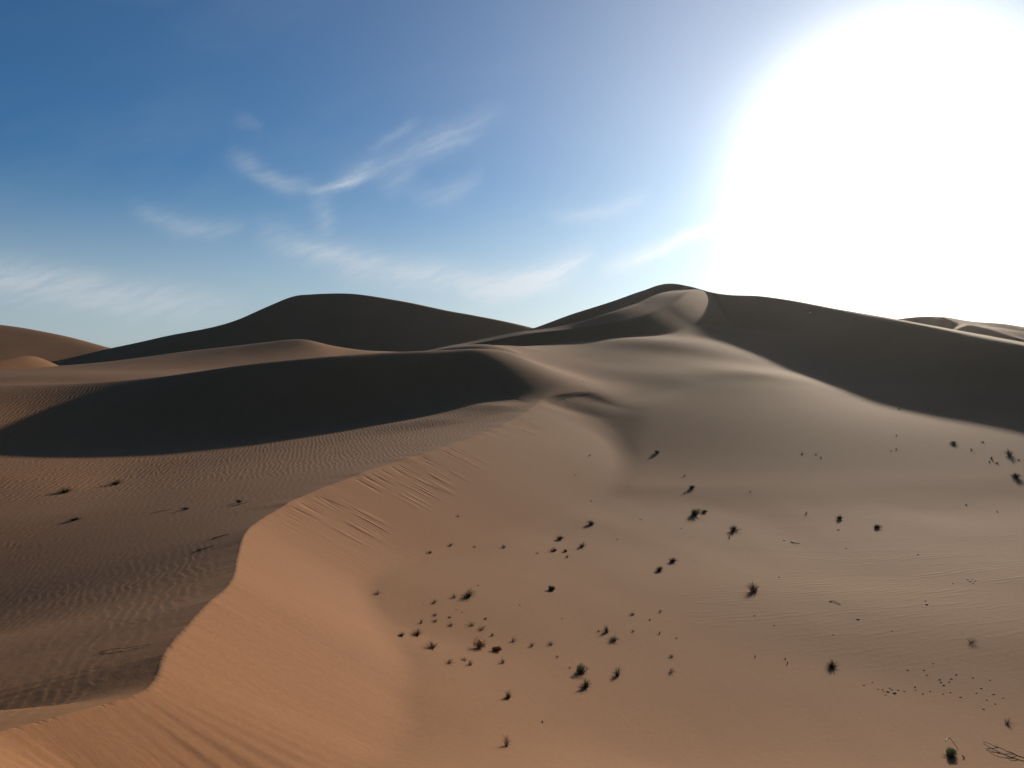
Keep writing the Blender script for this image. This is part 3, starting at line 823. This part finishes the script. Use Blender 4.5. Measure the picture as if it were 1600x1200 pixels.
# dark stones
def stone_mesh(seed):
    rng = random.Random(seed)
    V = []; n = 7
    for k, (z, r) in enumerate(((-.25, .7), (.05, 1.0), (.40, .75))):
        for j in range(n):
            a = 2 * math.pi * (j + .3 * k) / n
            q = r * rng.uniform(.8, 1.15)
            V.append((q * math.cos(a), q * math.sin(a) * .8, z * rng.uniform(.85, 1.15)))
    V.append((0.05, 0, .58))
    F = []
    for k in range(2):
        for j in range(n):
            a, b2 = k * n + j, k * n + (j + 1) % n
            F += [(a, b2, b2 + n), (a, b2 + n, a + n)]
    for j in range(n): F.append((2 * n + j, 2 * n + (j + 1) % n, 3 * n))
    return V, F
STONES = [link_mesh('stone', *stone_mesh(i), STONE, smooth=False) for i in range(4)]
for o in STONES: COL.objects.unlink(o)
def stone(u, v, px, label, group):
    SEED[0] += 1
    rng = random.Random(SEED[0])
    p = at(u, v)
    r = px / 2 * float(np.linalg.norm(p - np.array([0, 0, CZ]))) / FPX
    o = STONES[SEED[0] % 4].copy(); COL.objects.link(o)
    o.name = 'stone'
    o.location = tuple(p); o.rotation_euler = (rng.uniform(-.2, .2), rng.uniform(-.2, .2), rng.uniform(0, 6.28)); o.scale = (r, r, r * rng.uniform(.7, 1.0))
    return tag(o, label, 'stone', group)
for i, (x, y) in enumerate([(60, 313), (145, 287), (198, 350), (240, 356), (252, 372), (293, 377), (268, 406), (308, 340), (330, 357), (355, 390), (390, 360), (453, 373), (553, 330), (556, 357), (628, 395), (700, 370),
               (666, 215), (480, 168), (640, 168), (727, 103), (788, 260), (803, 284), (828, 313), (880, 278), (902, 250), (820, 394), (893, 380), (990, 428), (950, 212), (1107, 240), (1190, 342), (1145, 387), (1210, 542),
               (1243, 454), (1325, 492), (1307, 400), (1270, 262), (1400, 433)]):
    big = 5.2 if (x, y) in ((293, 377), (355, 390)) else 3.4
    stone(1340 + x * .1625, 1020 + y * .1625, big, 'small dark stone in the loose scatter between green tuft and fallen branch', 'stones in the loose scatter')
for (u, v, px) in [(747, 915, 4.5), (1341, 968, 5), (1448, 945, 4.5), (1446, 939, 3), (1512, 906, 3), (1516, 909, 3), (1519, 906, 3), (1524, 908, 3), (1521, 912, 3), (1489, 912, 2.5), (1434, 867, 3.5), (1217, 902, 3.5), (1179, 962, 4), (1210, 977, 3), (1302, 992, 3),
                   (1394, 986, 3), (812, 946, 3), (898, 742, 3), (924, 783, 3.5), (1001, 812, 3.5), (1064, 826, 3), (964, 843, 3), (1225, 845, 3), (1310, 828, 4), (1057, 997, 4), (878, 967, 3), (662, 945, 2.5), (713, 953, 3), (722, 957, 3), (1322, 857, 3)]:
    stone(u, v, px, 'single small dark stone on the open floor of the hollow', 'single stones on the hollow floor')

# dead wood, and sticks standing in for shadow streaks and a sand scarp
def stick(pts, r0, r1, n=5):
    """a bent tapering tube through points"""
    V = []; F = []
    m = len(pts)
    for i, p_ in enumerate(pts):
        a = Vector(pts[max(i - 1, 0)]); b_ = Vector(pts[min(i + 1, m - 1)])
        t = (b_ - a).normalized(); u = t.orthogonal().normalized(); w = t.cross(u)
        r = r0 + (r1 - r0) * i / (m - 1)
        for j in range(n):
            an = 2 * math.pi * j / n
            V.append(tuple(Vector(p_) + (u * math.cos(an) + w * math.sin(an)) * r))
    for i in range(m - 1):
        for j in range(n):
            j2 = (j + 1) % n
            F += [(i * n + j, i * n + j2, (i + 1) * n + j2), (i * n + j, (i + 1) * n + j2, (i + 1) * n + j)]
    k = len(V); V += [tuple(pts[0]), tuple(pts[-1])]
    for j in range(n):
        F += [(j, (j + 1) % n, k), ((m - 1) * n + j, (m - 1) * n + (j + 1) % n, k + 1)]
    return V, F

def lying(name, lines, r, label, cat, lift=.012, group=None, part_name='twig'):
    """branches lying on the sand: each line is a list of picture positions with a lift in metres"""
    base = at(*lines[0][0][:2])
    o = bpy.data.objects.new(name, None); COL.objects.link(o); o.location = tuple(base)
    for i, ln in enumerate(lines):
        rng = random.Random(len(name) + i)
        pts = []
        for (u, v, up) in ln:
            q = at(u, v); pts.append(tuple(q + np.array([0, 0, up + lift]) - base))
        fine = catmull(pts, .12) if len(pts) > 2 else np.array(pts)
        fine = [tuple(f + np.array([rng.gauss(0, .008), rng.gauss(0, .008), rng.gauss(0, .006)])) for f in fine]
        rr = r if i == 0 else r * .6
        link_mesh('main_stem' if i == 0 else part_name, *stick(fine, rr, rr * .4), WOOD, smooth=True, parent=o)
    return tag(o, label, cat, group)

lying('fallen_branch', [[(1640, 1196, .02), (1600, 1187, .03), (1575, 1178, .06), (1552, 1168, .05), (1536, 1160, .02)],
                        [(1585, 1182, .05), (1560, 1180, .03), (1540, 1168, .02)], [(1560, 1172, .06), (1545, 1172, .02), (1541, 1168, .0)],
                        [(1590, 1184, .05), (1578, 1186, .02), (1572, 1182, .0)]], .020, 'long dry forked branch lying on the sand beside the bent-twig bush', 'branch')
lying('dry_stick', [[(1478, 1166, .12), (1483, 1162, .16), (1490, 1167, .10), (1498, 1172, .01)]], .016, 'bent bare twig arching over the sand at the dark bush', 'twig')
lying('dry_stick', [[(1296, 940, .0), (1303, 940, .03), (1309, 943, .02), (1314, 945, .0)]], .022, 'short dark stick half buried behind the spiky black-green tuft', 'stick')
lying('dry_stick', [[(1236, 847, .0), (1243, 849, .03), (1250, 849, .0)]], .028, 'short dark stick on the rise near the dark ragged bush', 'stick')
lying('dry_stick', [[(153, 1022, .0), (165, 1018, .012), (180, 1016, .012), (205, 1013, .008), (235, 1008, .0)]], .006, 'thin dark bent stem lying across the near ripples', 'stick')  # stem added in place of a small dark step in the sand

WHITE = leaf_mat('white_stone', (0.62, 0.60, 0.58), (0.78, 0.77, 0.75), 3.0, False)
o = link_mesh('white_stone', *stone_mesh(11), WHITE, smooth=False)
q = at(1266, 489)
o.location = tuple(q); o.scale = (.42, .42, .40)
tag(o, 'small white stone on the dark slope just under its crest', 'stone')

for i, ln in enumerate([[(228, 806, 0), (245, 801, .02), (268, 796, .0)], [(308, 860, 0), (322, 857, .02), (338, 852, .0)], [(332, 842, 0), (344, 839, .02), (358, 835, .0)], [(360, 792, 0), (384, 786, .015), (398, 781, .0)]]):  # stems added to draw the dark shadow streaks on the left flat
    lying('dry_stick', [ln], .018, ['thin dark stem trailing from the faint low green tuft', 'longer thin stem lying on the ramp close to the crest bend', 'shorter thin stem lying on the ramp close to the crest bend', 'thin dark stem at the foot of the small black-green bush'][i], 'stick')

# ------------------------------------------------------------------ dusty air
def haze_box():
    x0, x1, y0, y1, z0, z1 = -9200, 9200, -6300, 9700, -14, CZ + 46
    V = [(x, y, z) for z in (z0, z1) for y in (y0, y1) for x in (x0, x1)]
    F = [(0, 2, 3, 1), (4, 5, 7, 6), (0, 1, 5, 4), (2, 6, 7, 3), (0, 4, 6, 2), (1, 3, 7, 5)]
    m = bpy.data.materials.new('haze'); m.use_nodes = True
    t = m.node_tree; t.nodes.clear()
    v = t.nodes.new('ShaderNodeVolumePrincipled'); o = t.nodes.new('ShaderNodeOutputMaterial')
    v.inputs['Color'].default_value = (0.95, 0.88, 0.82, 1)
    v.inputs['Density'].default_value = 0.000028
    v.inputs['Anisotropy'].default_value = 0.72
    t.links.new(v.outputs[0], o.inputs['Volume'])
    ob = link_mesh('haze', V, F, m, smooth=False)
    tag(ob, 'thin pale dust haze hanging in the air over the dunes', 'haze', kind='stuff')
haze_box()
